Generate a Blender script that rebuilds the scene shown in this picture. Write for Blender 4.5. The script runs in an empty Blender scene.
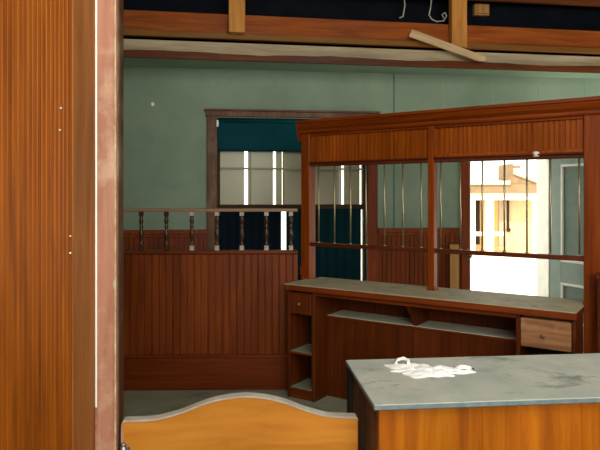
import bpy, bmesh, math, random
from mathutils import Vector, Matrix, noise

random.seed(7)
scene = bpy.context.scene
COL = scene.collection
PI = math.pi


def lin(c):
    return tuple(((v / 255.0) / 12.92 if v / 255.0 <= 0.04045 else ((v / 255.0 + 0.055) / 1.055) ** 2.4) for v in c) + (1.0,)


# ------------------------------------------------------------------ materials
def new_mat(name):
    m = bpy.data.materials.new(name)
    m.use_nodes = True
    nt = m.node_tree
    b = nt.nodes['Principled BSDF']
    return m, nt, b


def ramp(nt, stops):
    r = nt.nodes.new('ShaderNodeValToRGB')
    e = r.color_ramp.elements
    e[0].position, e[0].color = stops[0][0], stops[0][1]
    e[1].position, e[1].color = stops[-1][0], stops[-1][1]
    for p, c in stops[1:-1]:
        n = e.new(p)
        n.color = c
    return r


def noise_node(nt, scale3, detail=4, rough=0.55, dist=0.0, scale=1.0):
    tc = nt.nodes.new('ShaderNodeTexCoord')
    mp = nt.nodes.new('ShaderNodeMapping')
    mp.inputs['Scale'].default_value = scale3
    n = nt.nodes.new('ShaderNodeTexNoise')
    n.inputs['Scale'].default_value = scale
    n.inputs['Detail'].default_value = detail
    n.inputs['Roughness'].default_value = rough
    n.inputs['Distortion'].default_value = dist
    nt.links.new(tc.outputs['Object'], mp.inputs['Vector'])
    nt.links.new(mp.outputs['Vector'], n.inputs['Vector'])
    return n


def mixc(nt, fac, a, b, mode='MIX'):
    m = nt.nodes.new('ShaderNodeMix')
    m.data_type = 'RGBA'
    m.blend_type = mode
    for sock, val in ((0, fac), (6, a), (7, b)):
        if hasattr(val, 'default_value') or hasattr(val, 'is_linked'):
            nt.links.new(val, m.inputs[sock])
        else:
            m.inputs[sock].default_value = val
    return m.outputs[2]


def wood(name, dark, mid, light, axis='Z', rough=0.38, worn=None, worn_amt=0.5, freq=38, bump=0.15, coat=0.03, gain=(1, 1, 1)):
    def gn(c):
        return tuple(v * g for v, g in zip(lin(c)[:3], gain)) + (1.0,)
    m, nt, b = new_mat(name)
    b.inputs['Specular IOR Level'].default_value = 0.22
    s = [freq, freq, freq]
    s['XYZ'.index(axis)] = 1.6
    n1 = noise_node(nt, s, 6, 0.6, 0.6)
    r = ramp(nt, [(0.28, gn(dark)), (0.5, gn(mid)), (0.74, gn(light))])
    nt.links.new(n1.outputs['Fac'], r.inputs['Fac'])
    s2 = [3.2, 3.2, 3.2]
    s2['XYZ'.index(axis)] = 0.8
    n2 = noise_node(nt, s2, 3, 0.5)
    r2 = ramp(nt, [(0.3, (0.72, 0.70, 0.68, 1)), (0.7, (1.12, 1.1, 1.05, 1))])
    nt.links.new(n2.outputs['Fac'], r2.inputs['Fac'])
    col = mixc(nt, 1.0, r.outputs['Color'], r2.outputs['Color'], 'MULTIPLY')
    if worn:
        n3 = noise_node(nt, (5, 5, 5), 6, 0.65)
        r3 = ramp(nt, [(0.5, (0, 0, 0, 1)), (0.68, (worn_amt,) * 3 + (1,))])
        nt.links.new(n3.outputs['Fac'], r3.inputs['Fac'])
        col = mixc(nt, r3.outputs['Color'], col, lin(worn))
    nt.links.new(col, b.inputs['Base Color'])
    rr = ramp(nt, [(0.3, (rough - .08,) * 3 + (1,)), (0.7, (rough + .14,) * 3 + (1,))])
    nt.links.new(n2.outputs['Fac'], rr.inputs['Fac'])
    nt.links.new(rr.outputs['Color'], b.inputs['Roughness'])
    b.inputs['Coat Weight'].default_value = coat
    b.inputs['Coat Roughness'].default_value = 0.25
    bp = nt.nodes.new('ShaderNodeBump')
    bp.inputs['Strength'].default_value = bump
    bp.inputs['Distance'].default_value = 0.004
    nt.links.new(n1.outputs['Fac'], bp.inputs['Height'])
    nt.links.new(bp.outputs['Normal'], b.inputs['Normal'])
    return m


def mottled(name, a, c, scale=4.0, rough=0.7, stain=None, stain_scale=7.0, stain_lo=0.56, stain_hi=0.66, bump=0.08, squash=(1, 1, 1), metallic=0.0, spec=0.4):
    m, nt, b = new_mat(name)
    n1 = noise_node(nt, squash, 5, 0.6, 0.2, scale)
    r = ramp(nt, [(0.3, lin(a)), (0.7, lin(c))])
    nt.links.new(n1.outputs['Fac'], r.inputs['Fac'])
    col = r.outputs['Color']
    if stain:
        n3 = noise_node(nt, (1, 1.7, 1), 7, 0.7, 0.5, stain_scale)
        r3 = ramp(nt, [(stain_lo, (0, 0, 0, 1)), (stain_hi, (0.75,) * 3 + (1,))])
        nt.links.new(n3.outputs['Fac'], r3.inputs['Fac'])
        col = mixc(nt, r3.outputs['Color'], col, lin(stain))
    nt.links.new(col, b.inputs['Base Color'])
    b.inputs['Roughness'].default_value = rough
    b.inputs['Metallic'].default_value = metallic
    b.inputs['Specular IOR Level'].default_value = spec
    bp = nt.nodes.new('ShaderNodeBump')
    bp.inputs['Strength'].default_value = bump
    bp.inputs['Distance'].default_value = 0.01
    nt.links.new(n1.outputs['Fac'], bp.inputs['Height'])
    nt.links.new(bp.outputs['Normal'], b.inputs['Normal'])
    return m


M = {}
M['wall_wood'] = wood('varnished orange beadboard', (128, 70, 10), (164, 96, 16), (186, 116, 28), rough=0.5, freq=30, coat=0.05, gain=(0.72, 0.57, 0.2))
M['post_wood'] = wood('worn pink board', (146, 98, 78), (172, 122, 102), (190, 144, 124), rough=0.55, freq=24, worn=(222, 200, 172), worn_amt=0.4)
M['post_dark'] = wood('dark casing', (52, 30, 14), (74, 44, 20), (96, 58, 26), rough=0.55, worn=(150, 130, 110), worn_amt=0.25)
M['half'] = wood('red brown beadboard', (122, 58, 16), (154, 76, 22), (178, 98, 34), rough=0.45, gain=(0.5, 0.4, 0.1))
M['half_h'] = wood('red brown board', (116, 52, 13), (146, 68, 19), (168, 86, 30), axis='X', rough=0.45, gain=(0.5, 0.4, 0.1))
M['screen'] = wood('mahogany varnish', (104, 46, 10), (136, 62, 14), (162, 82, 24), rough=0.36, gain=(0.72, 0.63, 0.1))
M['screen_h'] = wood('mahogany varnish rail', (104, 44, 10), (134, 60, 14), (158, 80, 24), axis='X', rough=0.36, gain=(0.72, 0.63, 0.1))
M['screen_d'] = wood('mahogany dark', (64, 26, 10), (86, 36, 14), (104, 48, 20), axis='X', rough=0.4)
M['header'] = wood('honey beadboard', (120, 58, 12), (152, 76, 16), (174, 98, 28), rough=0.4, gain=(0.72, 0.63, 0.1))
M['desk'] = wood('walnut brown desk', (88, 42, 12), (116, 56, 17), (138, 74, 26), rough=0.45, gain=(0.62, 0.5, 0.35))
M['desk_h'] = wood('walnut brown desk rail', (96, 44, 15), (130, 62, 22), (154, 82, 34), axis='X', rough=0.45, gain=(0.75, 0.6, 0.4))
M['drawer_worn'] = wood('worn drawer front', (118, 78, 52), (156, 110, 76), (182, 138, 100), axis='X', rough=0.6, worn=(196, 168, 138), worn_amt=0.6, freq=22)
M['gate'] = wood('golden gate plywood', (176, 112, 36), (198, 134, 52), (214, 154, 72), axis='X', rough=0.4, freq=14, bump=0.05, gain=(0.82, 0.76, 0.6))
M['gate_edge'] = mottled('dusty gate edge', (150, 142, 130), (176, 170, 158), 20, 0.8)
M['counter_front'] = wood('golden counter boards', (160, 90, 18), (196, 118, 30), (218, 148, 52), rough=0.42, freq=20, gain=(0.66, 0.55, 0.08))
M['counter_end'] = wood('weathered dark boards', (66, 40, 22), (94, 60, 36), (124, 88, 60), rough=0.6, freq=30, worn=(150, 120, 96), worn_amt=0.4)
M['counter_dark'] = mottled('black brown post', (22, 14, 10), (34, 22, 16), 12, 0.7)
M['top_fg'] = mottled('dusty slate grey top', (152, 158, 150), (178, 180, 170), 5, 0.62, stain=(78, 86, 84), stain_scale=4.5, stain_lo=0.54, stain_hi=0.68, bump=0.04)
M['top_edge'] = mottled('blue grey edge', (88, 110, 118), (122, 138, 140), 30, 0.55)
M['top_desk'] = mottled('dusty desk top', (138, 130, 104), (164, 154, 126), 6, 0.6, stain=(98, 84, 62), stain_scale=5, bump=0.03)
M['shelf_dust'] = mottled('dusty shelf', (112, 118, 100), (136, 140, 122), 8, 0.8)
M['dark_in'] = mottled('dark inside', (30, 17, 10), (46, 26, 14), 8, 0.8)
M['green'] = mottled('faded green plaster', (116, 136, 118), (132, 150, 131), 1.6, 0.85, stain=(104, 122, 106), stain_scale=2.2, stain_lo=0.52, stain_hi=0.8, bump=0.05)
M['green_ceiling'] = mottled('green ceiling paint', (128, 152, 130), (144, 166, 142), 2.0, 0.8, bump=0.05)
M['seam'] = mottled('plaster seam', (66, 84, 74), (84, 104, 92), 14, 0.9)
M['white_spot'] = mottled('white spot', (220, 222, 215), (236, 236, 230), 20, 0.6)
M['attic'] = mottled('attic boards darkened for the void', (10, 13, 19), (20, 25, 35), 3, 0.9, spec=0.1)  # darkness of the unlit void put into the board colour
M['shell'] = mottled('old plaster', (150, 142, 122), (168, 160, 140), 2, 0.9)
M['floor'] = mottled('dusty grey floor', (118, 120, 100), (140, 140, 118), 3, 0.8, stain=(70, 70, 58), stain_scale=3)
M['beam'] = wood('orange joist', (146, 78, 30), (180, 104, 44), (204, 132, 66), axis='X', rough=0.6, freq=20, coat=0, gain=(0.62, 0.46, 0.2))
M['beam_edge'] = wood('joist edge highlight', (140, 96, 44), (158, 112, 54), (176, 130, 68), axis='X', rough=0.6, freq=20, gain=(.6, .55, .4))  # yellow tone paints the highlight on the joist's lower edge
M['shelf_lightened'] = mottled('dusty shelf with light added', (196, 200, 178), (214, 216, 196), 8, 0.8)  # knee shelf lightened in colour, the desk top blocks its light
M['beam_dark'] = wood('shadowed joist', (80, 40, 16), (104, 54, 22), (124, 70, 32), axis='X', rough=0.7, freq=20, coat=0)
M['stud'] = wood('yellow stud', (164, 104, 44), (192, 130, 62), (208, 152, 84), rough=0.6, freq=20, coat=0)
M['fascia'] = wood('brown fascia', (70, 36, 14), (104, 56, 22), (128, 76, 34), axis='X', rough=0.6, freq=26, gain=(.75, .6, .3))
M['lath'] = wood('pale lath strip', (150, 136, 112), (178, 164, 138), (196, 184, 160), axis='X', rough=0.85, freq=18, coat=0)
M['plank'] = wood('pale loose plank', (176, 146, 108), (198, 170, 132), (214, 190, 154), axis='X', rough=0.75, freq=30, coat=0)
M['plank_v'] = wood('yellow pine plank', (172, 122, 66), (196, 148, 88), (212, 168, 108), rough=0.6, freq=30, coat=0)
M['wire'] = mottled('grey wire', (150, 152, 150), (180, 180, 176), 10, 0.6)
M['casing'] = wood('dusty brown casing', (72, 48, 34), (96, 66, 48), (120, 88, 68), rough=0.6, worn=(150, 124, 104), worn_amt=0.3)
M['edge_brown'] = wood('satin edge board with shade painted in', (112, 66, 28), (136, 84, 40), (154, 100, 54), rough=0.45, freq=24)  # the wall's fall-off in light is put into this board's colour
M['sash'] = wood('dark sash', (44, 28, 18), (62, 40, 26), (80, 54, 36), axis='X', rough=0.7, coat=0)
M['casing_red'] = wood('red brown casing', (100, 44, 14), (126, 58, 20), (146, 74, 28), rough=0.5, gain=(0.95, 0.8, 0.3))
M['wainscot'] = wood('red wainscot', (108, 50, 18), (138, 66, 25), (158, 82, 33), rough=0.5, gain=(0.62, 0.52, 0.15))
M['blind'] = mottled('teal roller blind', (4, 52, 62), (8, 64, 72), 3, 0.85, spec=.1)
M['curtain'] = mottled('dark blue curtain', (6, 18, 28), (12, 26, 36), 4, 0.9, spec=.1)
M['curtain2'] = mottled('dark teal curtain', (5, 36, 44), (8, 46, 52), 4, 0.9, spec=.1)
M['board'] = mottled('pale window board', (142, 136, 112), (160, 154, 130), 3, 0.85, squash=(1, 1, .3))
M['spindle'] = wood('dark turned wood', (40, 22, 13), (60, 36, 22), (80, 50, 32), rough=0.25, coat=0.4)
M['glint_block'] = mottled('block with painted highlight', (150, 140, 128), (186, 178, 166), 22, 0.6)  # pale tone paints the highlights on the spindle blocks
M['rail_light'] = wood('pale rail wood', (110, 84, 64), (138, 110, 86), (160, 134, 108), axis='X', rough=0.4)  # paler brown than the spindles
M['bar'] = mottled('aged brass bar', (140, 128, 96), (170, 158, 124), 20, 0.35, metallic=0.75)
M['bag'] = mottled('crumpled white plastic', (236, 238, 238), (248, 248, 248), 12, 0.35, bump=0.1)
M['metal'] = mottled('worn steel', (110, 112, 116), (160, 160, 160), 30, 0.35, metallic=0.9)
M['white_paint_glint'] = mottled('white paint and highlights', (226, 226, 216), (240, 240, 232), 6, 0.6)  # jamb paint; also colours in highlights on moulding, wall edge and bracket
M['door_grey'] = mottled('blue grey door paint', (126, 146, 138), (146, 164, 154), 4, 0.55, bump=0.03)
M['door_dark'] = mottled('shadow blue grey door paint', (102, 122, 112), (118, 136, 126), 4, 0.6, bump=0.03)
M['porcelain'] = mottled('white porcelain', (206, 196, 190), (224, 214, 206), 10, 0.3)
M['ext_ground'] = mottled('bleached ground', (232, 230, 220), (246, 244, 238), 0.5, 0.9)
M['ext_wall'] = mottled('weathered tan siding', (186, 150, 112), (208, 174, 136), 1.2, 0.85, squash=(3, 3, .4))
M['ext_grey'] = mottled('weathered grey siding', (160, 136, 114), (180, 156, 134), 1.2, 0.85, squash=(3, 3, .4))
M['ext_orange'] = mottled('orange plank infill', (204, 148, 90), (224, 174, 116), 1.2, 0.85, squash=(3, 3, .4))
M['ext_cream'] = mottled('cream painted timber', (240, 224, 176), (250, 238, 200), 1.0, 0.7)
M['ext_roof'] = mottled('brown shingle roof', (112, 92, 66), (140, 116, 86), 2.0, 0.9)


def glass_mat():
    m, nt, b = new_mat('thin old glass')
    out = [n for n in nt.nodes if n.type == 'OUTPUT_MATERIAL'][0]
    t = nt.nodes.new('ShaderNodeBsdfTransparent')
    t.inputs['Color'].default_value = (0.93, 0.94, 0.88, 1)
    g = nt.nodes.new('ShaderNodeBsdfGlossy')
    g.inputs['Roughness'].default_value = 0.35
    fr = nt.nodes.new('ShaderNodeFresnel')
    fr.inputs['IOR'].default_value = 1.45
    mx = nt.nodes.new('ShaderNodeMixShader')
    nt.links.new(fr.outputs[0], mx.inputs[0])
    nt.links.new(t.outputs[0], mx.inputs[1])
    nt.links.new(g.outputs[0], mx.inputs[2])
    nt.links.new(mx.outputs[0], out.inputs['Surface'])
    return m


M['glass'] = glass_mat()
M['chipped'] = mottled('chipped cream edge', (150, 118, 84), (226, 206, 168), 40, .7, squash=(1, 1, .5))


# ------------------------------------------------------------------ mesh helpers
class MB:
    """collects shapes into one bmesh -> one mesh object"""

    def __init__(self):
        self.bm = bmesh.new()

    def _merge(self, tmp, mi=0):
        vm = {}
        for v in tmp.verts:
            vm[v] = self.bm.verts.new(v.co)
        for f in tmp.faces:
            try:
                nf = self.bm.faces.new([vm[v] for v in f.verts])
                nf.material_index = mi
                nf.smooth = f.smooth
            except ValueError:
                pass
        tmp.free()

    def box(self, x0, x1, y0, y1, z0, z1, bev=0.004, mi=0):
        t = bmesh.new()
        bmesh.ops.create_cube(t, size=1.0)
        for v in t.verts:
            v.co = Vector(((x0 + x1) / 2 + v.co.x * (x1 - x0), (y0 + y1) / 2 + v.co.y * (y1 - y0), (z0 + z1) / 2 + v.co.z * (z1 - z0)))
        b = min(bev, 0.3 * min(abs(x1 - x0), abs(y1 - y0), abs(z1 - z0)))
        if b > 0:
            bmesh.ops.bevel(t, geom=t.edges[:], offset=b, segments=1, affect='EDGES')
        self._merge(t, mi)
        return self

    def prism(self, pts, axis, a, b, mi=0, smooth=False):
        """extrude polygon pts (2D) along axis between a and b"""
        t = bmesh.new()

        def mk(p, q):
            return {'X': (q, p[0], p[1]), 'Y': (p[0], q, p[1]), 'Z': (p[0], p[1], q)}[axis]
        A = [t.verts.new(mk(p, a)) for p in pts]
        B = [t.verts.new(mk(p, b)) for p in pts]
        n = len(pts)
        for i in range(n):
            f = t.faces.new([A[i], A[(i + 1) % n], B[(i + 1) % n], B[i]])
            f.smooth = smooth
        t.faces.new(A[::-1])
        t.faces.new(B)
        bmesh.ops.recalc_face_normals(t, faces=t.faces[:])
        self._merge(t, mi)
        return self

    def beads(self, x0, x1, y, z0, z1, pitch, thick=0.016, groove=0.006, depth=0.006):
        """beadboard: front face at y (facing -y), V groove and bead every pitch"""
        pts = [(x0, y)]
        k = x0 + pitch
        while k < x1 - groove * 2:
            pts += [(k - groove, y), (k - groove * .35, y + depth), (k + groove * .35, y + depth), (k + groove, y)]
            k += pitch
        pts += [(x1, y), (x1, y + thick), (x0, y + thick)]
        return self.prism(pts, 'Z', z0, z1)

    def lathe(self, prof, cx, cy, seg=12, mi=0):
        t = bmesh.new()
        rings = []
        for r, z in prof:
            rings.append([t.verts.new((cx + r * math.cos(2 * PI * i / seg), cy + r * math.sin(2 * PI * i / seg), z)) for i in range(seg)])
        for a, b in zip(rings, rings[1:]):
            for i in range(seg):
                f = t.faces.new([a[i], a[(i + 1) % seg], b[(i + 1) % seg], b[i]])
                f.smooth = True
        t.faces.new(rings[0][::-1])
        t.faces.new(rings[-1])
        self._merge(t, mi)
        return self

    def ball(self, c, r, sc=(1, 1, 1), mi=0):
        t = bmesh.new()
        bmesh.ops.create_uvsphere(t, u_segments=14, v_segments=8, radius=r)
        for v in t.verts:
            v.co = Vector((c[0] + v.co.x * sc[0], c[1] + v.co.y * sc[1], c[2] + v.co.z * sc[2]))
        for f in t.faces:
            f.smooth = True
        self._merge(t, mi)
        return self

    def tube(self, path, r, seg=8, mi=0):
        t = bmesh.new()
        rings = []
        P = [Vector(p) for p in path]
        for i, p in enumerate(P):
            d = (P[min(i + 1, len(P) - 1)] - P[max(i - 1, 0)]).normalized()
            up = Vector((0, 1, 0)) if abs(d.y) < 0.9 else Vector((1, 0, 0))
            a = d.cross(up).normalized()
            b = d.cross(a)
            rings.append([t.verts.new(p + a * r * math.cos(2 * PI * k / seg) + b * r * math.sin(2 * PI * k / seg)) for k in range(seg)])
        for a, b in zip(rings, rings[1:]):
            for i in range(seg):
                f = t.faces.new([a[i], a[(i + 1) % seg], b[(i + 1) % seg], b[i]])
                f.smooth = True
        t.faces.new(rings[0][::-1])
        t.faces.new(rings[-1])
        bmesh.ops.recalc_face_normals(t, faces=t.faces[:])
        self._merge(t, mi)
        return self

    def build(self, name, mat, parent=None, label=None, loc=None):
        me = bpy.data.meshes.new(name)
        self.bm.to_mesh(me)
        self.bm.free()
        for mm in (mat if isinstance(mat, (list, tuple)) else [mat]):
            me.materials.append(M[mm])
        o = bpy.data.objects.new(name, me)
        COL.objects.link(o)
        if parent:
            o.parent = parent
        if loc:
            o.location = loc
        if label:
            o['label'] = label
        return o


def tag(o, label=None, cat=None, group=None, kind=None):
    for k, v in (('label', label), ('category', cat), ('group', group), ('kind', kind)):
        if v:
            o[k] = v
    return o


def empty(name, loc=(0, 0, 0), rz=0.0):
    o = bpy.data.objects.new(name, None)
    o.empty_display_size = 0.2
    COL.objects.link(o)
    o.location = loc
    o.rotation_euler = (0, 0, rz)
    return o


def child_copy(src, parent, loc):
    c = src.copy()
    COL.objects.link(c)
    c.parent = parent
    c.location = loc
    return c


# ------------------------------------------------------------------ frames
H = 1.6
F = 600.0
HZ = 195.0
RW = math.radians(7.0)          # the old room is turned 7 degrees
BW = (0.0, 6.3, 0.0)            # back wall frame: x along the wall, y beyond it
RS = math.radians(-33.5)        # teller screen and desk run
FL = (-0.134, 4.746, 0.0)


def tb(px):                     # distance along the back wall seen at image column px
    c = (px - 300) / F
    return 6.3 * c / (math.cos(RW) - math.sin(RW) * c)


# ------------------------------------------------------------------ room shell
# floor
mb = MB()
mb.box(-3.4, 5.2, -3.0, 7.3, -0.1, 0.0, bev=0)
tag(mb.build('floor', 'floor'), kind='structure')

# back wall with window and door openings
WIN0, WIN1, WZ0, WZ1 = -0.862, 0.72, 0.6, 2.40
DO0, DO1, DZ = 1.852, 2.79, 2.1
WT = 0.25
wb = empty('wall_back', BW, RW)
tag(wb, kind='structure')
mb = MB()
for x0, x1, z0, z1 in ((-3.2, WIN0, 0, 3.0), (WIN0, WIN1, 0, WZ0), (WIN0, WIN1, WZ1, 3.0), (WIN1, DO0, 0, 3.0), (DO0, DO1, DZ, 3.0), (DO1, 4.6, 0, 3.0)):
    mb.box(x0, x1, 0, WT, z0, z1, bev=0)
mb.build('plaster', 'green', wb)
mb = MB()
mb.box(1.009, 1.019, -0.004, 0.0, 1.21, 2.9, bev=0)
mb.build('plaster_seam', 'seam', wb)
# faint battens of the board lining on the door side
mb = MB()
for t in (1.55, 2.1, 2.65, 3.2):
    mb.box(t, t + 0.006, -0.003, 0.0, 2.15, 2.9, bev=0)
mb.build('board_joint', 'green_ceiling', wb)
# wainscot panel + chair rail on the wall pieces that show
WS = 1.20
for (x0, x1) in ((-3.2, WIN0 - 0.10), (WIN1 + 0.11, DO0 - 0.10)):
    mb = MB()
    mb.beads(x0, x1, -0.018, 0.0, WS, 0.05, thick=0.018)
    mb.build('wainscot', 'wainscot', wb)
    mb = MB()
    mb.box(x0, x1, -0.045, 0.0, WS, WS + 0.045)
    mb.box(x0, x1, -0.03, 0.0, WS - 0.03, WS)
    mb.build('chair_rail', 'casing_red', wb)
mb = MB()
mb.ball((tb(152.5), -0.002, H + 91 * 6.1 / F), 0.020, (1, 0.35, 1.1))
mb.build('wall_glint', 'white_spot', wb)  # white ball standing in for a speck of light on the wall

# hidden room walls
for nm, (x0, x1, y0, y1) in (('wall_west', (-3.4, -3.2, -3.0, 6.6)), ('wall_east', (5.0, 5.2, -3.0, 7.3)), ('wall_south', (-3.4, 5.2, -3.2, -3.0))):
    mb = MB()
    mb.box(x0, x1, y0, y1, 0, 4.4, bev=0)
    tag(mb.build(nm, 'shell'), kind='structure')
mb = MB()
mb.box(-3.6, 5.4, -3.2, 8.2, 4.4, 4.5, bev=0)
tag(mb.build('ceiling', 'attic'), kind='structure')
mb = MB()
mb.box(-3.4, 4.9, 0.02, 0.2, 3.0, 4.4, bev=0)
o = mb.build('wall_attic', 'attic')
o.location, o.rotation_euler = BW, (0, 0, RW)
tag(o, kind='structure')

# lowered ceiling over the back bay; its broken front edge
RE = math.radians(8.7)
CE = empty('ceiling_lowered', (-1.65, 5.65, 0), RE)
tag(CE, kind='structure')
mb = MB()
mb.prism([(-1.6, 0.02), (6.6, 0.02), (6.6, 0.6), (-1.6, 0.9)], 'Z', 2.90, 2.95)
mb.build('plaster', 'green_ceiling', CE)

# brown fascia along that edge
mb = MB()
pts = []
N = 60
rnd = random.Random(3)
for i in range(N + 1):
    pts.append((-1.5 + 8.0 * i / N, 2.962 + 0.008 * math.sin(i * 0.55) + rnd.uniform(-.005, .005)))
mb.prism([(-1.5, 2.898), (6.5, 2.898)] + pts[::-1], 'Y', -0.02, 0.015)
o = mb.build('trim_1', 'fascia')
o.location, o.rotation_euler = (-1.65, 5.65, 0), (0, 0, RE)
tag(o, kind='structure')
# pale broken lath strip above it
mb = MB()
mb.prism([(-1.5, 2.93), (6.5, 2.93), (6.5, 3.075), (-1.5, 3.075)], 'Y', 0.016, 0.034)
o = mb.build('trim_2', 'lath')
o.location, o.rotation_euler = (-1.65, 5.65, 0), (0, 0, RE)
tag(o, kind='structure')


def place_edge(o):
    o.location, o.rotation_euler = (-1.65, 5.65, 0), (0, 0, RE)


# joists
mb = MB()
mb.box(-1.5, 6.5, -0.005, 0.045, 3.105, 3.345)
o = mb.build('ceiling_joist', 'beam')
place_edge(o)
mb = MB()
mb.box(-1.5, 6.5, -0.014, -0.005, 3.105, 3.16)
mb.build('edge_highlight', 'beam_edge', o, 'yellower bottom edge carrying a painted highlight')
tag(o, 'long orange timber joist above the pale lath strip', 'beam', kind='thing')
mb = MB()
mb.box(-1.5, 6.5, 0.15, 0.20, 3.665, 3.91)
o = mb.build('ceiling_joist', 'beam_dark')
place_edge(o)
tag(o, 'shadowed timber joist highest in the open ceiling, above the dark gap', 'beam', kind='thing')


def te(px):                     # position along the ceiling edge at image column px
    c = (px - 300) / F
    return (5.65 * c + 1.65) / (math.cos(RE) - math.sin(RE) * c)


for (p0, p1, z0, lab) in ((228.5, 244.5, 3.15, 'short yellow timber stud nailed over the orange joist, clear of the leaning plank'),
                          (448, 463, 3.09, 'short yellow timber stud crossed by the leaning loose plank')):
    mb = MB()
    mb.box(te(p0), te(p1), -0.10, -0.018, z0, 4.38)
    o = mb.build('ceiling_stud', 'stud')
    place_edge(o)
    tag(o, lab, 'stud', kind='thing')
def ew(px, py, off):
    cR, sR = math.cos(RE), math.sin(RE)
    c = (px - 300) / F
    x = (5.65 * c + 1.65 + off * (sR * c + sR)) / (cR - sR * c)
    y = 5.65 + x * sR + off * cR
    return (x, off, H + (HZ - py) * y / F)


# block nailed high in the dark gap
mb = MB()
q0, q1 = ew(482, 15, .30), ew(497, 4, .30)
mb.box(q0[0], q1[0], .30, .36, q0[2], q1[2])
mb.box(q0[0] + .02, q1[0] - .02, .285, .30, q0[2] + .015, q1[2] - .015, bev=0.002)
o = mb.build('timber_block', 'plank_v')
place_edge(o)
tag(o, 'small pale timber block end in the dark gap above the joist', 'block', kind='thing')
# loose plank leaning against stud and fascia
qa, qb = ew(408, 33, -.112), ew(482, 60, -.112)
mb = MB()
L = math.hypot(qb[0] - qa[0], qb[2] - qa[2])
mb.prism([(0, -.038), (L - .06, -.036), (L, -.01), (L, .034), (.012, .040)], 'Y', -.012, .010)
o = mb.build('loose_plank', 'plank')
cR, sR = math.cos(RE), math.sin(RE)
o.location = (-1.65 + qa[0] * cR - qa[1] * sR, 5.65 + qa[0] * sR + qa[1] * cR, qa[2])
o.rotation_euler = (0, -math.atan2(qb[2] - qa[2], qb[0] - qa[0]), RE)
tag(o, 'pale loose plank leaning diagonally across the joist and fascia', 'plank', kind='thing')
mb = MB()
mb.tube([ew(405, -14, -.03), ew(403.5, -4, -.03), ew(404.5, 5, -.03), ew(403.5, 11, -.03), ew(402.5, 16.5, -.03), ew(399, 18, -.03)], 0.007)
o = mb.build('electrical_wire', 'wire')
place_edge(o)
tag(o, 'grey wire dangling straight over the joist, no loop', 'wire', kind='thing')
mb = MB()
mb.tube([ew(433, -14, -.03), ew(431, -2, -.03), ew(430, 8, -.03), ew(428.5, 15, -.03), ew(431, 19, -.03), ew(436, 21.5, -.03), ew(443, 21, -.03), ew(446, 16, -.03), ew(444.5, 12.5, -.03), ew(441.5, 14.5, -.03), ew(443, 18, -.03)], 0.007)
o = mb.build('electrical_wire', 'wire')
place_edge(o)
tag(o, 'grey wire hanging in a curled loop beside the stud under the plank', 'wire', kind='thing')

# ------------------------------------------------------------------ window
w1 = empty('window_1', BW, RW)
tag(w1, kind='structure')
mb = MB()
mb.box(WIN0 - 0.105, WIN0, -0.03, 0.0, WZ0 - 0.05, WZ1 + 0.01)
mb.box(WIN0 - 0.115, WIN1 + 0.12, -0.038, 0.0, WZ1 + 0.01, WZ1 + 0.065)
mb.box(WIN0 - 0.13, WIN1 + 0.135, -0.055, 0.0, WZ1 + 0.065, WZ1 + 0.085)
mb.build('window_casing', 'casing', w1)
mb = MB()
mb.box(WIN1, WIN1 + 0.11, -0.03, 0.0, WZ0 - 0.05, WZ1 + 0.01)
mb.build('window_casing', 'casing_red', w1, 'redder varnished side casing')
mb = MB()
mb.box(WIN0 - 0.15, WIN1 + 0.15, -0.08, 0.03, WZ0 - 0.045, WZ0)
mb.build('window_sill', 'casing_red', w1)
mb = MB()
for x0, x1, z0, z1 in ((WIN0, WIN0 + .03, WZ0, WZ1), (WIN1 - .03, WIN1, WZ0, WZ1), (WIN0, WIN1, WZ1 - .04, WZ1), (WIN0, WIN1, WZ0, WZ0 + .05), (WIN0, WIN1, 1.45, 1.50)):
    mb.box(x0, x1, 0.05, 0.09, z0, z1)
mb.build('window_sash', 'sash', w1)
mb = MB()
mb.box(WIN0 + .03, WIN1 - .03, 0.058, 0.082, 1.868, 1.888)
for t in (tb(246) + .05, tb(284), tb(342)-.005):
    mb.box(t - 0.009, t + 0.009, 0.058, 0.082, 1.5, WZ1 - .04)
mb.build('muntin', 'board', w1)
for z0, z1 in ((WZ0 + .05, 1.45), (1.50, WZ1 - .04)):
    mb = MB()
    mb.box(WIN0 + .03, WIN1 - .03, 0.068, 0.072, z0, z1, bev=0)
    mb.build('window_pane', 'glass', w1)
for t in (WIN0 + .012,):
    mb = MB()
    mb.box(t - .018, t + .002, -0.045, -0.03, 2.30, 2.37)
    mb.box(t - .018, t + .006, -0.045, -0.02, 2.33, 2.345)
    mb.build('blind_bracket', 'white_paint_glint', w1)  # bracket coloured white for the highlights on it


def onwall(o):
    o.location, o.rotation_euler = BW, (0, 0, RW)
    return o


# teal roller blind
rb = empty('roller_blind', BW, RW)
tag(rb, 'dark teal roller blind drawn over the top of the window', 'blind', kind='thing')
mb = MB()
mb.box(WIN0 + .006, WIN1 - .006, 0.018, 0.022, 2.065, 2.36, bev=0)
mb.build('blind_fabric', 'blind', rb)
mb = MB()
path = [(WIN0 + .004, 0.024, 2.37), (WIN1 - .004, 0.024, 2.37)]
mb.tube(path, 0.022, 12)
mb.build('roller', 'blind', rb)
mb = MB()
mb.box(WIN0 + .006, WIN1 - .006, 0.013, 0.027, 2.055, 2.075, bev=.003)
mb.build('hem_bar', 'curtain2', rb)

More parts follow.
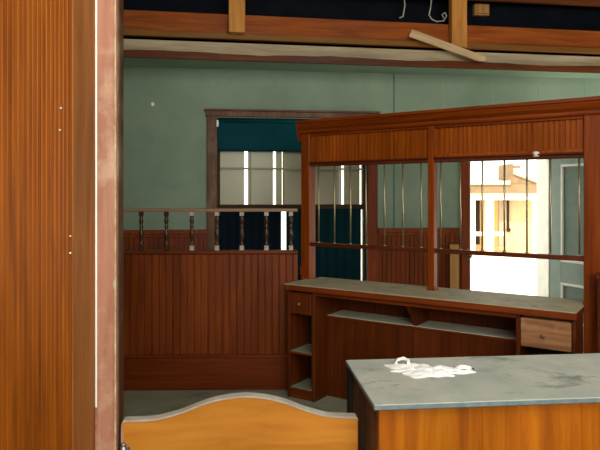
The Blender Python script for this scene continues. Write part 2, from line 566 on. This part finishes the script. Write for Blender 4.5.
# pale boards outside the upper panes, bright gaps between them
edges = [(WIN0 + .0, tb(244.6), 'widest gap on its far side, beside the dusty window casing'),
         (tb(248.2), tb(274), ''), (tb(276.8), tb(283), ''), (tb(285), tb(314.6), ''), (tb(317.2), tb(341.4), ''), (tb(346.2), tb(362.3), ''), (tb(364), WIN1, '')]
labs = ['pale board behind the window glass next to its outer casing on the spindle side',
        'second pale board behind the window glass from the spindle-side casing',
        'narrow pale slat behind the window glass above the pale strip in the dark curtain',
        'pale board behind the window glass partly hidden by the end post of the screen',
        'pale board behind the window seen just inside the end bay of screen bars',
        'pale board behind the window between the broad bright gap and the thin one',
        'thin sliver of pale board against the inner window casing, behind the screen bars']
for (a, b2, _), lab in zip(edges, labs):
    mb = MB()
    mb.box(a, b2, 0.12, 0.14, 1.44, 2.398, bev=.002)
    o = onwall(mb.build('window_board', 'board'))
    tag(o, lab, 'board', 'pale boards behind the window', 'thing')
# dark curtains on the lower sash
for a, b2, z0, mat, lab in ((WIN0 + .0, tb(281.5), WZ0, 'curtain', 'dark blue curtain in the lower window behind the turned spindles'),
                       (tb(286.3), WIN1 - .06, WZ0, 'curtain2', 'dark teal curtain in the lower window seen through the screen bars')):
    mb = MB()
    n = 40
    front, back = [], []
    for i in range(n + 1):
        x = a + (b2 - a) * i / n
        yy = 0.022 + 0.008 * math.sin(i * 1.3) + .003 * math.sin(i * 3.1)
        front.append((x, yy))
        back.append((x, yy + 0.006))
    mb.prism(front + back[::-1], 'Z', z0 + .005, 1.455, smooth=True)
    o = onwall(mb.build('window_curtain', mat))
    tag(o, lab, 'curtain', kind='thing')

# ------------------------------------------------------------------ door
d1 = empty('door_1', BW, RW)
tag(d1, kind='structure')
mb = MB()
mb.box(DO0 - 0.10, DO0, -0.03, 0.0, 0, DZ + 0.10)
mb.box(DO1, DO1 + 0.11, -0.03, 0.0, 0, DZ + 0.10)
mb.box(DO0, DO1, -0.03, 0.0, DZ, DZ + 0.10)
mb.build('door_casing', 'casing_red', d1)
mb = MB()
mb.box(DO0, DO0 + .02, 0, WT + .01, 0, DZ)
mb.box(DO1 - .02, DO1, 0, WT + .01, 0, DZ)
mb.box(DO0 + .02, DO1 - .02, 0, WT + .01, DZ - .02, DZ)
mb.build('door_jamb', 'white_paint_glint', d1)
mb = MB()
mb.box(DO0 - .035, DO0 + .003, -0.036, -0.03, 0.90, 1.02)
mb.ball((DO0 - .008, -0.05, 0.945), 0.024, (1, .8, 1.2))
mb.build('strike_plate', 'metal', d1)
# leaf swung into the room
leaf = empty('door_leaf', (DO1 - .005, -0.03, 0))
leaf.parent = d1
leaf.rotation_euler = (0, 0, math.radians(-72))
LW, LH, LT = 0.90, 2.06, 0.044
mb = MB()
for x0, x1, z0, z1 in ((0, .15, .01, LH), (LW - .13, LW, .01, LH), (.15, LW - .13, .01, .24), (.15, LW - .13, .66, .88), (.15, LW - .13, 1.93, LH)):
    mb.box(x0, x1, -LT / 2, LT / 2, z0, z1)
mb.build('door_stile', 'door_grey', leaf)
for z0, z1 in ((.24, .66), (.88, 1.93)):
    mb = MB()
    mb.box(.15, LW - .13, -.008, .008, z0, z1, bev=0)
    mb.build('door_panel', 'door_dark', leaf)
    mb = MB()
    for sgn in (-1, 1):
        ya, yb = sorted((sgn * .008, sgn * .03))
        mb.box(.15, .175, ya, yb, z0, z1)
        mb.box(LW - .155, LW - .13, ya, yb, z0, z1)
        mb.box(.175, LW - .155, ya, yb, z0, z0 + .028)
        mb.box(.175, LW - .155, ya, yb, z1 - .028, z1)
    mb.build('panel_moulding', 'white_paint_glint', leaf)  # white colour carries the highlight along the panel edges
mb = MB()
mb.ball((LW - .07, -.06, .96), .028)
mb.tube([(LW - .07, -LT / 2, .96), (LW - .07, -.05, .96)], .010)
mb.build('door_knob', 'metal', leaf)

# leaning pine plank beside the door
mb = MB()
mb.box(tb(447.5), tb(456.5), -0.075, -0.05, 0.0, 1.07, bev=.003)
o = onwall(mb.build('leaning_board', 'plank_v'))
tag(o, 'yellow pine board upright against the wainscot beside the doorway', 'board', kind='thing')

# ------------------------------------------------------------------ outside
mb = MB()
mb.box(-30, 60, 8.2, 70, -1.0, -0.9, bev=0)
tag(mb.build('ground_outside', 'ext_ground'), kind='structure')
mb = MB()
mb.box(-3.5, 6.5, 6.9, 8.2, -0.15, -0.03, bev=0)
o = mb.build('porch_floor', 'ext_ground')
tag(o, kind='structure')
EY = 24.0


def ex(px, Y=EY):
    return (px - 300) / F * Y


def ez(py, Y=EY):
    return H + (HZ - py) * Y / F


eb = empty('porch_building', (ex(505), EY, -0.9))
tag(eb, 'tan timber building with a cream porch outside the open doorway', 'building', kind='thing')
ox, oz = ex(505), -0.9


def ebox(mb, p0, p1, q0, q1, y0, y1, **k):
    mb.box(ex(p0, EY) - ox, ex(p1, EY) - ox, y0, y1, ez(q1) - oz, ez(q0) - oz, **k)


mb = MB()
mb.box(ex(440) - ox, ex(541.5) - ox, 0.9, 1.1, 0, ez(190) - oz, bev=0)
mb.build('wall', 'ext_wall', eb)
for p0, p1, q0, q1, mat in ((476, 483, 200, 247, 'ext_orange'), (494.5, 505, 200, 247, 'ext_orange'), (505.5, 514, 200, 247, 'ext_grey'),):
    mb = MB()
    ebox(mb, p0, p1, q0, q1, 0.86, 0.9)
    mb.build('infill_panel', mat, eb)
for p0, p1, q0, q1 in ((481, 486, 201, 246), (514.5, 516.5, 200, 231)):
    mb = MB()
    ebox(mb, p0, p1, q0, q1, 0.82, 0.9)
    mb.build('dark_slit', 'dark_in', eb)
mb = MB()
mb.ball((ex(515.5) - ox, 0.8, ez(231) - oz), 0.09)
mb.build('lamp_bracket', 'dark_in', eb)
mb = MB()
ebox(mb, 440, 541.5, 193, 200, 0.0, 0.25)
mb.build('porch_beam', 'ext_cream', eb)
for p0, p1 in ((466, 475.5), (486.5, 494)):
    mb = MB()
    mb.box(ex(p0) - ox, ex(p1) - ox, 0.0, 0.25, 0, ez(200) - oz)
    mb.build('porch_post', 'ext_cream', eb)
mb = MB()
ebox(mb, 475.5, 506, 232, 236, 0.05, 0.15)
mb.build('porch_rail', 'ext_cream', eb)
mb = MB()
ebox(mb, 440, 541, 184.5, 193, -0.15, 1.2)
mb.build('eave_roof', 'ext_roof', eb)
mb = MB()
ebox(mb, 440, 508, 181, 184.5, -0.25, 0.2)
mb.build('gutter', 'ext_cream', eb)
mb = MB()
pp = [(508, 164), (512.5, 164), (513, 172), (540, 184.5), (508, 184.5)]
mb.prism([(ex(a) - ox, ez(b) - oz) for a, b in pp], 'Y', -0.1, 1.2)
mb.build('gable_roof', 'ext_roof', eb)
mb = MB()
pp = [(512, 172), (534, 180.5), (533.4, 182.3), (512, 174.4)]
mb.prism([(ex(a) - ox, ez(b) - oz) for a, b in pp], 'Y', -0.2, -0.1)
mb.build('barge_board', 'ext_grey', eb)
mb = MB()
ebox(mb, 513, 520, 165.5, 168, -0.1, 0.2)
mb.build('chimney_arm', 'ext_roof', eb)
mb = MB()
mb.box(ex(440) - ox, ex(541.5) - ox, -0.1, 1.0, -0.05, 0.06)
mb.build('porch_deck', 'ext_cream', eb)

# ------------------------------------------------------------------ balustraded half wall
ba = empty('balustrade', (0, 4.95, 0), math.radians(1.0))
tag(ba, 'red brown beadboard half wall carrying a row of turned spindles', 'half wall', kind='thing')
BX0, BX1 = -2.9, -0.02
mb = MB()
mb.beads(BX0, BX1, 0.0, 0.26, 1.11, 0.058, thick=0.08, groove=.007, depth=.008)
mb.build('beadboard_panel', 'half', ba)
mb = MB()
mb.box(BX0, BX1, -0.022, 0.09, 0.0, 0.265)
mb.box(BX0, BX1, -0.030, 0.0, 0.265, 0.29)
mb.build('base_board', 'half_h', ba)
mb = MB()
mb.box(BX0, BX1 + .0, -0.02, 0.10, 1.118, 1.14)
mb.box(BX0, BX1, -0.008, 0.09, 1.11, 1.118)
mb.build('cap', 'half_h', ba)
mb = MB()
mb.box(BX0, BX1, 0.01, 0.07, 1.462, 1.488)
mb.build('handrail', 'rail_light', ba)
prof = [(.013, .04), (.016, .05), (.012, .065), (.010, .08), (.017, .12), (.019, .145), (.014, .17), (.010, .185), (.018, .20), (.010, .212), (.014, .23), (.018, .245), (.012, .27), (.014, .287)]
xs = [(p - 300) / F * 4.99 for p in (192.3, 217.3, 242, 266.5, 291, 167, 142, 117.5, 93, 68, 44)]
b0 = None
for x in xs:
    if b0 is None:
        mb = MB()
        mb.lathe([(r * 1.12, z) for r, z in prof], 0, 0, 12)
        b0 = mb.build('baluster', 'spindle', ba, loc=(x, .04, 1.14))
        mb = MB()
        mb.box(-.018, .018, -.018, .018, 0, .042)
        e0 = mb.build('base_block', 'glint_block', b0)
        mb = MB()
        mb.box(-.018, .018, -.018, .018, .286, .323)
        e1 = mb.build('top_block', 'glint_block', b0)
    else:
        c = child_copy(b0, ba, (x, .04, 1.14))
        for e in (e0, e1):
            k = child_copy(e, c, (0, 0, 0))
            if x < -1.0:            # the blocks towards the worn post get no painted highlight
                k.data = k.data.copy()
                k.data.materials[0] = M['spindle']

# ------------------------------------------------------------------ teller screen
ts = empty('teller_screen', FL, RS)
tag(ts, 'tall varnished teller screen with thin vertical bars above the writing desk', 'screen', kind='thing')
N0 = 0.32
PTOP = 2.11
DESK_H = 0.90
SL, SR = -0.042, 2.30
mb = MB()
mb.box(SL, SL + .083, N0, N0 + .10, 0, PTOP)
mb.box(SL - .004, SL + .086, N0 - .008, N0, 0.93, 1.0, bev=.003)
mb.build('post', 'screen', ts)
mb = MB()
mb.box(2.125, 2.27, N0, N0 + .14, 0, PTOP)
mb.build('post', 'screen', ts)
mb = MB()
mb.box(3.06, 3.205, N0, N0 + .14, 0, PTOP)
mb.build('post', 'screen', ts)
mb = MB()
mb.box(1.075, 1.125, N0, N0 + .07, DESK_H + .001, PTOP)
mb.box(1.068, 1.132, N0 - .006, N0 + .076, DESK_H + .001, DESK_H + .02)
mb.build('centre_stile', 'screen', ts)
# cornice: moulded profile (n, z)
cp = [(N0 + .10, 2.11), (N0 - .006, 2.11), (N0 - .012, 2.122), (N0 - .012, 2.138), (N0 - .02, 2.145), (N0 - .034, 2.16), (N0 - .044, 2.182), (N0 - .046, 2.192), (N0 - .055, 2.196), (N0 - .055, 2.218), (N0 + .14, 2.218), (N0 + .12, 2.18)]
mb = MB()
mb.prism(cp, 'X', SL - .005, SR + .9)
mb.build('cornice', 'screen_h', ts)
mb = MB()
mb.prism([(SL - .018, 2.218), (SL - .018, 2.195), (SL - .013, 2.16), (SL - .006, 2.11), (SL - .002, 2.05), (SL - .001, 2.05), (SL - .001, 2.10), (SL - .006, 2.107), (SL - .006, 2.218)], 'Y', N0 - .05, N0 + .12)
mb.build('corbel', 'screen', ts)
for x0, x1 in ((SL + .083, 1.075), (1.125, 2.125)):
    mb = MB()
    mb.beads(x0, x1, N0 + .022, 1.862, 2.09, 0.034, thick=.025, groove=.007, depth=.008)
    mb.build('header_panel', 'header', ts)
    mb = MB()
    mb.box(x0, x1, N0 + .008, N0 + .05, 2.09, 2.11)
    mb.build('header_rail', 'screen_h', ts)
    mb = MB()
    mb.box(x0, x1, N0 + .002, N0 + .055, 1.838, 1.864)
    mb.box(x0, x1, N0 - .012, N0 + .04, 1.864, 1.876, bev=.003)
    mb.build('header_sill', 'screen_d', ts)
mb = MB()
mb.box(1.125, 2.125, N0 + .012, N0 + .022, 1.876, 1.90)
mb.build('panel_batten', 'header', ts)
mb = MB()
mb.box(SL + .083, 1.075, N0 + .005, N0 + .055, 1.175, 1.205)
mb.box(1.125, 2.125, N0 + .005, N0 + .055, 1.175, 1.205)
mb.build('bar_rail', 'screen_d', ts)
bars = [.115, .266, .414, .553, .713, .866, 1.013, 1.165, 1.312, 1.469, 1.622, 1.771, 1.92, 2.095]
b0 = None
for s in bars:
    if b0 is None:
        mb = MB()
        mb.tube([(0, 0, 0), (0, 0, .636)], .0066, 8)
        mb.lathe([(.012, 0), (.012, .006), (.008, .012)], 0, 0, 8)
        b0 = mb.build('bar', 'bar', ts, loc=(s, N0 + .03, 1.204))
    else:
        child_copy(b0, ts, (s, N0 + .03, 1.204))
mb = MB()
mb.ball((0, 0, 0), .026, (1, .55, .8))
mb.ball((0, -.014, 0), .012, (1, .6, 1))
mb.build('white_button', 'porcelain', ts, 'small white oval button on the header', loc=(1.835, N0 + .0, 1.872))

# ------------------------------------------------------------------ writing desk under the screen
dk = empty('writing_desk', FL, RS)
tag(dk, 'long brown writing desk with open cubbies and dusty top, built under the teller screen', 'desk', kind='thing')
mb = MB()
DL = 2.142
mb.box(0.045, DL - .01, 0.0, 0.315, DESK_H - .05, DESK_H, bev=.006)
mb.box(0.045, 1.06, 0.315, .50, DESK_H - .05, DESK_H, bev=.004)
mb.box(1.14, 2.118, 0.315, .50, DESK_H - .05, DESK_H, bev=.004)
mb.box(1.06, 1.14, 0.40, .50, DESK_H - .05, DESK_H, bev=.004)
mb.box(1.06, 1.14, 0.315, .40, DESK_H - .05, DESK_H, bev=.0)
mb.box(0.0, 0.045, 0.0, .315, DESK_H - .05, DESK_H, bev=.006)
top = mb.build('desk_top', ['top_desk', 'desk_h'], dk)
for p in top.data.polygons:
    if p.normal.z < 0.5:
        p.material_index = 1
DB = DESK_H - .05
# pedestal with open shelves at one end
mb = MB()
mb.box(0.02, 0.045, .03, .315, 0, DB)
mb.box(0.06, 0.085, .425, .48, 0, DB)
mb.build('side_panel', 'desk', dk)
mb = MB()
mb.box(0.245, 0.275, .03, .48, 0, DB)
mb.build('side_panel', 'desk', dk)
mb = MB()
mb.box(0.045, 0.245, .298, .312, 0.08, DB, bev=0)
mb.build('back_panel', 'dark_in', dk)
for z in (.085, .37):
    mb = MB()
    mb.box(0.045, 0.245, .035, .298, z - .02, z, bev=.002)
    sh = mb.build('shelf', ['shelf_dust', 'desk_h'], dk)
    for p in sh.data.polygons:
        if p.normal.z < 0.5:
            p.material_index = 1
mb = MB()
mb.box(0.045, 0.245, .04, .06, 0, .065)
mb.build('toe_kick', 'desk_h', dk)
dr = MB()
dr.box(0.048, 0.242, .028, .27, .665, .835, bev=.006)
dr = dr.build('drawer', 'desk', dk)
mb = MB()
mb.lathe([(.006, 0), (.006, .012), (.013, .018), (.013, .026), (.006, .031)], 0, 0, 12)
kn = mb.build('knob', 'rail_light', dr)
kn.rotation_euler = (PI / 2, 0, 0)
kn.location = (.145, .028, .75)
# knee hole: panel, shelf and gusset
mb = MB()
mb.box(0.275, 1.775, .225, .245, 0, .625)
mb.build('knee_panel', 'desk', dk)
mb = MB()
mb.box(0.275, 1.775, .222, .47, .625, .645, bev=.003)
sh = mb.build('shelf', ['shelf_lightened', 'desk_h'], dk)
for p in sh.data.polygons:
    if p.normal.z < 0.5:
        p.material_index = 1
mb = MB()
mb.box(0.275, 1.775, .472, .49, .02, DB, bev=0)
mb.build('back_panel', 'desk', dk)
mb = MB()
mb.prism([(.06, DB), (.47, DB), (.47, .645), (.235, .645)], 'X', 1.0, 1.025)
mb.build('gusset', 'desk', dk)
mb = MB()
mb.box(0.275, 1.775, .03, .05, DB - .03, DB)
mb.build('apron', 'desk_h', dk)
# drawer pedestal at the other end
mb = MB()
mb.box(1.775, 1.80, .03, .48, 0, DB)
mb.build('side_panel', 'desk', dk)
mb = MB()
mb.box(2.103, 2.124, .03, .317, 0, DB)
mb.build('side_panel', 'screen_d', dk)
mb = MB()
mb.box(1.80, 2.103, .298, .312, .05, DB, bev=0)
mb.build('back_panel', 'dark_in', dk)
dr = MB()
dr.box(1.804, 2.099, .026, .27, .65, .83, bev=.006)
dr = dr.build('drawer', 'drawer_worn', dk, 'scuffed pale drawer')
c = kn.copy()
COL.objects.link(c)
c.parent = dr
c.location = (1.945, .026, .735)
c['label'] = 'dark worn knob'
mb = MB()
mb.box(1.80, 2.103, .035, .298, .30, .32, bev=.002)
mb.build('shelf', 'desk', dk)

# low partition beyond the screen's heavy post
lp = empty('low_partition', FL, RS)
tag(lp, 'low dark wood partition cut off at the picture edge beside the heavy screen post', 'partition', kind='thing')
mb = MB()
mb.beads(2.22, 3.1, N0 - .11, 0, 1.08, .05, thick=.09)
mb.build('beadboard_panel', 'screen_d', lp)
mb = MB()
mb.box(2.21, 3.1, N0 - .13, N0 - .015, 1.08, 1.115)
mb.build('cap', 'screen_d', lp)

# ------------------------------------------------------------------ dusty counter near the camera
RC = math.radians(5.6)
cc = empty('service_counter', (.247, 2.0, 0), RC)   # local x along the front, y away from camera
tag(cc, 'golden board counter with a dusty slate grey top, beside the curved gate', 'counter', kind='thing')
CH = .90
mb = MB()
mb.box(0, 2.2, 0, .55, CH - .02, CH, bev=.003)
top = mb.build('counter_top', ['top_fg', 'top_edge'], cc)
for p in top.data.polygons:
    if p.normal.z < 0.5:
        p.material_index = 1
mb = MB()
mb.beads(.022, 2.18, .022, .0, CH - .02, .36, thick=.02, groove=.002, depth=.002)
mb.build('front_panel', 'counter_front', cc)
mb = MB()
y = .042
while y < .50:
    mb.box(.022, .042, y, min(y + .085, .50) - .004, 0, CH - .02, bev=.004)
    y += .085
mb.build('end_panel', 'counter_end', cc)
mb = MB()
mb.box(.004, .05, .50, .546, 0, CH - .02)
mb.build('corner_post', 'counter_dark', cc)
mb = MB()
mb.box(.05, 2.18, .52, .535, 0, CH - .02, bev=0)
mb.build('back_panel', 'counter_end', cc)

# crumpled white plastic bag on the counter
def bag_mesh():
    t = bmesh.new()
    nx, ny = 64, 40
    grid = []
    for j in range(ny + 1):
        row = []
        for i in range(nx + 1):
            u, v = i / nx * 2 - 1, j / ny * 2 - 1
            # lumpy outline
            rr = math.sqrt(u * u + v * v)
            k = max(abs(u), abs(v)) / rr if rr > 1e-6 else 1
            a = math.atan2(v, u)
            out = 1 + .17 * math.sin(3 * a + .6) + .10 * math.sin(7 * a + 2) + .07 * math.sin(13 * a)
            x, y2 = u * k * out * .155, v * k * out * .08
            r1 = min(1, rr * k)
            p = Vector((x * 20, y2 * 26, 1.7))
            h = .5 + .5 * noise.noise(p) + .35 * abs(noise.noise(p * 2.3)) + .15 * noise.noise(p * 5)
            z = .003 + max(0, h) * .020 * max(0.0, 1 - r1 ** 3)
            row.append(t.verts.new((x, y2, z)))
        grid.append(row)
    for j in range(ny):
        for i in range(nx):
            t.faces.new([grid[j][i], grid[j][i + 1], grid[j + 1][i + 1], grid[j + 1][i]]).smooth = True
    ret = bmesh.ops.extrude_face_region(t, geom=t.faces[:])
    for v in [g for g in ret['geom'] if isinstance(g, bmesh.types.BMVert)]:
        v.co.z = max(0.0, v.co.z - .003)
    bmesh.ops.recalc_face_normals(t, faces=t.faces[:])
    return t


bag = empty('plastic_bag', (.505, 2.385, CH), math.radians(-8))
tag(bag, 'crumpled white plastic bag lying on the dusty counter', 'bag', kind='thing')
mb = MB()
mb._merge(bag_mesh())
mb.build('crumpled_sheet', 'bag', bag)
mb = MB()
mb.tube([(.11, .02, .012), (.14, .0, .022), (.165, .012, .014), (.178, .024, .008), (.16, .034, .012), (.13, .036, .014)], .008, 8)
mb.build('bag_handle', 'bag', bag)
mb = MB()
mb.tube([(-.12, .05, .01), (-.115, .085, .018), (-.09, .095, .022), (-.07, .085, .016), (-.07, .05, .012)], .007, 8)
mb.build('bag_handle', 'bag', bag)

# ------------------------------------------------------------------ curved gate
GA = Vector((-.640, 2.165, 0))
GB = Vector((.212, 2.20, 0))
GW = (GB - GA).length
ga = empty('swing_gate', GA, math.atan2(GB.y - GA.y, GB.x - GA.x))
tag(ga, 'golden wooden swing gate with a gently arched top edge', 'gate', kind='thing')
ctrl = [(0, .783), (.012, .787), (.10, .790), (.14, .796), (.21, .815), (.30, .848), (.37, .864), (.44, .870), (.51, .864), (.585, .846), (.66, .817), (.73, .797), (.775, .791), (.84, .788), (GW - .006, .787), (GW, .780)]


def crom(pts, sub=6):
    out = []
    for i in range(len(pts) - 1):
        p0, p1, p2, p3 = pts[max(i - 1, 0)], pts[i], pts[i + 1], pts[min(i + 2, len(pts) - 1)]
        for k in range(sub):
            t = k / sub
            out.append(tuple(.5 * (2 * p1[d] + (p2[d] - p0[d]) * t + (2 * p0[d] - 5 * p1[d] + 4 * p2[d] - p3[d]) * t * t + (3 * p1[d] - p0[d] - 3 * p2[d] + p3[d]) * t ** 3) for d in (0, 1)))
    out.append(pts[-1])
    return out


curve = crom(ctrl)
mb = MB()
mb.prism([(0, .22), (GW, .22)] + [(x, z - .007) for x, z in curve[::-1]], 'Y', 0, .034)
mb.build('gate_panel', 'gate', ga)
mb = MB()
band = curve[::-1] + [(x, z - .007) for x, z in curve]
mb.prism(band, 'Y', -.002, .036)
mb.build('edge_strip', 'gate_edge', ga, 'dusty grey top edging')
mb = MB()
mb.box(-.006, .0, -.004, .036, .22, .775, bev=.002)
mb.box(0, .004, -.003, .0, .22, .78, bev=0)
mb.build('end_strip', 'post_wood', ga)
hg = MB()
hg.tube([(.006, -.014, .62), (.006, -.014, .70)], .011, 10)
hg.box(-.004, .026, -.006, -.0, .61, .695, bev=.002)
hg.ball((.006, -.014, .703), .009)
hg.build('hinge', 'metal', ga)

# ------------------------------------------------------------------ tall beadboard wall close to the camera, ending in a worn post
PX, PY = -.735, 2.15
wl = empty('wall_left', (PX, PY, 0), math.atan2(.98, .196))     # local x runs away from camera along the wall; local -y faces camera side
tag(wl, kind='structure')
mb = MB()
mb.beads(-2.4, -.145, -.0, 0, 3.6, .0225, thick=.05, groove=.0028, depth=.0035)
mb.build('beadboard', 'wall_wood', wl)
mb = MB()
mb.box(-.145, -.004, -.004, .05, 0, 3.6, bev=.002)
mb.build('edge_board', 'edge_brown', wl)
mb = MB()
mb.box(-.006, .002, -.010, -.003, .84, 3.6, bev=.002)
mb.build('corner_bead', 'white_paint_glint', wl, 'white strip standing in for the highlight on the wall edge')  # white length paints the highlight along the wall's edge
mb = MB()
mb.box(-.006, .002, -.010, -.003, 0, .84, bev=.002)
mb.build('corner_bead', 'post_wood', wl)
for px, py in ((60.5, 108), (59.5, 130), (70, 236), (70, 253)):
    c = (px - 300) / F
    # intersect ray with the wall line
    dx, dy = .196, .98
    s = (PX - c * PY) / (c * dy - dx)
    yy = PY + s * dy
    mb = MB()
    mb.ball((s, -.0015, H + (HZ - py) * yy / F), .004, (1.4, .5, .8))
    mb.build('light_fleck', 'white_spot', wl)  # small white balls modelling reflected specks of light on the boards

cp_ = empty('trim_3', (-.727, 2.145, 0), math.radians(2))
tag(cp_, kind='structure')
mb = MB()
mb.box(0, .066, 0, .045, 0, 3.6, bev=.003)
mb.build('end_board', 'post_wood', cp_)
mb = MB()
mb.box(.01, .069, .045, .105, 0, 3.6, bev=.003)
mb.build('side_board', 'post_dark', cp_)
mb = MB()
mb.box(.0635, .0675, -.0015, .012, 0, 3.6, bev=.001)
mb.build('worn_edge', 'chipped', cp_, 'cream chipped edge')
mb = MB()
for z, h in ((1.28, .035), (1.84, .012)):
    mb.ball((.0615, .001, z), .006, (.8, .4, h / .012))
mb.build('paint_chip', 'gate_edge', cp_)

# ------------------------------------------------------------------ lights
w = bpy.data.worlds.new('sky')
scene.world = w
w.use_nodes = True
nt = w.node_tree
bg = nt.nodes['Background']
bg.inputs[0].default_value = (1.0, .97, .86, 1)
bg.inputs[1].default_value = 3.0

sun = bpy.data.lights.new('sun', 'SUN')
sun.energy = 6.0
sun.color = (1, .92, .76)
sun.angle = math.radians(1)
so = bpy.data.objects.new('sun', sun)
COL.objects.link(so)
so.rotation_euler = (math.radians(48), 0, math.radians(-30))


def area(name, loc, target, sx, sy, power, color):
    l = bpy.data.lights.new(name, 'AREA')
    l.shape = 'RECTANGLE'
    l.size, l.size_y = sx, sy
    l.energy = power
    l.color = color
    o = bpy.data.objects.new(name, l)
    COL.objects.link(o)
    o.location = loc
    o.rotation_euler = (Vector(target) - Vector(loc)).to_track_quat('-Z', 'Y').to_euler()
    return o


area('skylight_overhead', (1.0, 0.9, 4.2), (0.4, 4.2, 0.0), 4.5, 3.0, 205, (1, .96, .84))
area('daylight_behind', (1.2, -2.6, 2.5), (0.0, 5, 1.5), 3.2, 2.0, 200, (1, .95, .84))
area('camera_flash', (0.05, -.05, 1.75), (0.1, 5, 1.3), .25, .25, 5, (1, .95, .85))
area('far_bay_fill', (4.3, 5.4, 1.0), (2.2, 6.2, 2.9), 1.2, 1.2, 60, (1, .97, .86))  # added off-frame fill that brightens the back ceiling, no window there

# ------------------------------------------------------------------ camera
cd = bpy.data.cameras.new('camera')
cd.sensor_width = 36
cd.lens = 36 * F / 600
cd.shift_y = -(225 - HZ) / 600
cd.clip_start = 0.02
cam = bpy.data.objects.new('camera', cd)
COL.objects.link(cam)
cam.location = (0, 0, H)
cam.rotation_euler = (PI / 2, 0, 0)
scene.camera = cam
scene.view_settings.view_transform = 'Standard'
scene.view_settings.look = 'None'
scene.view_settings.exposure = 0.0
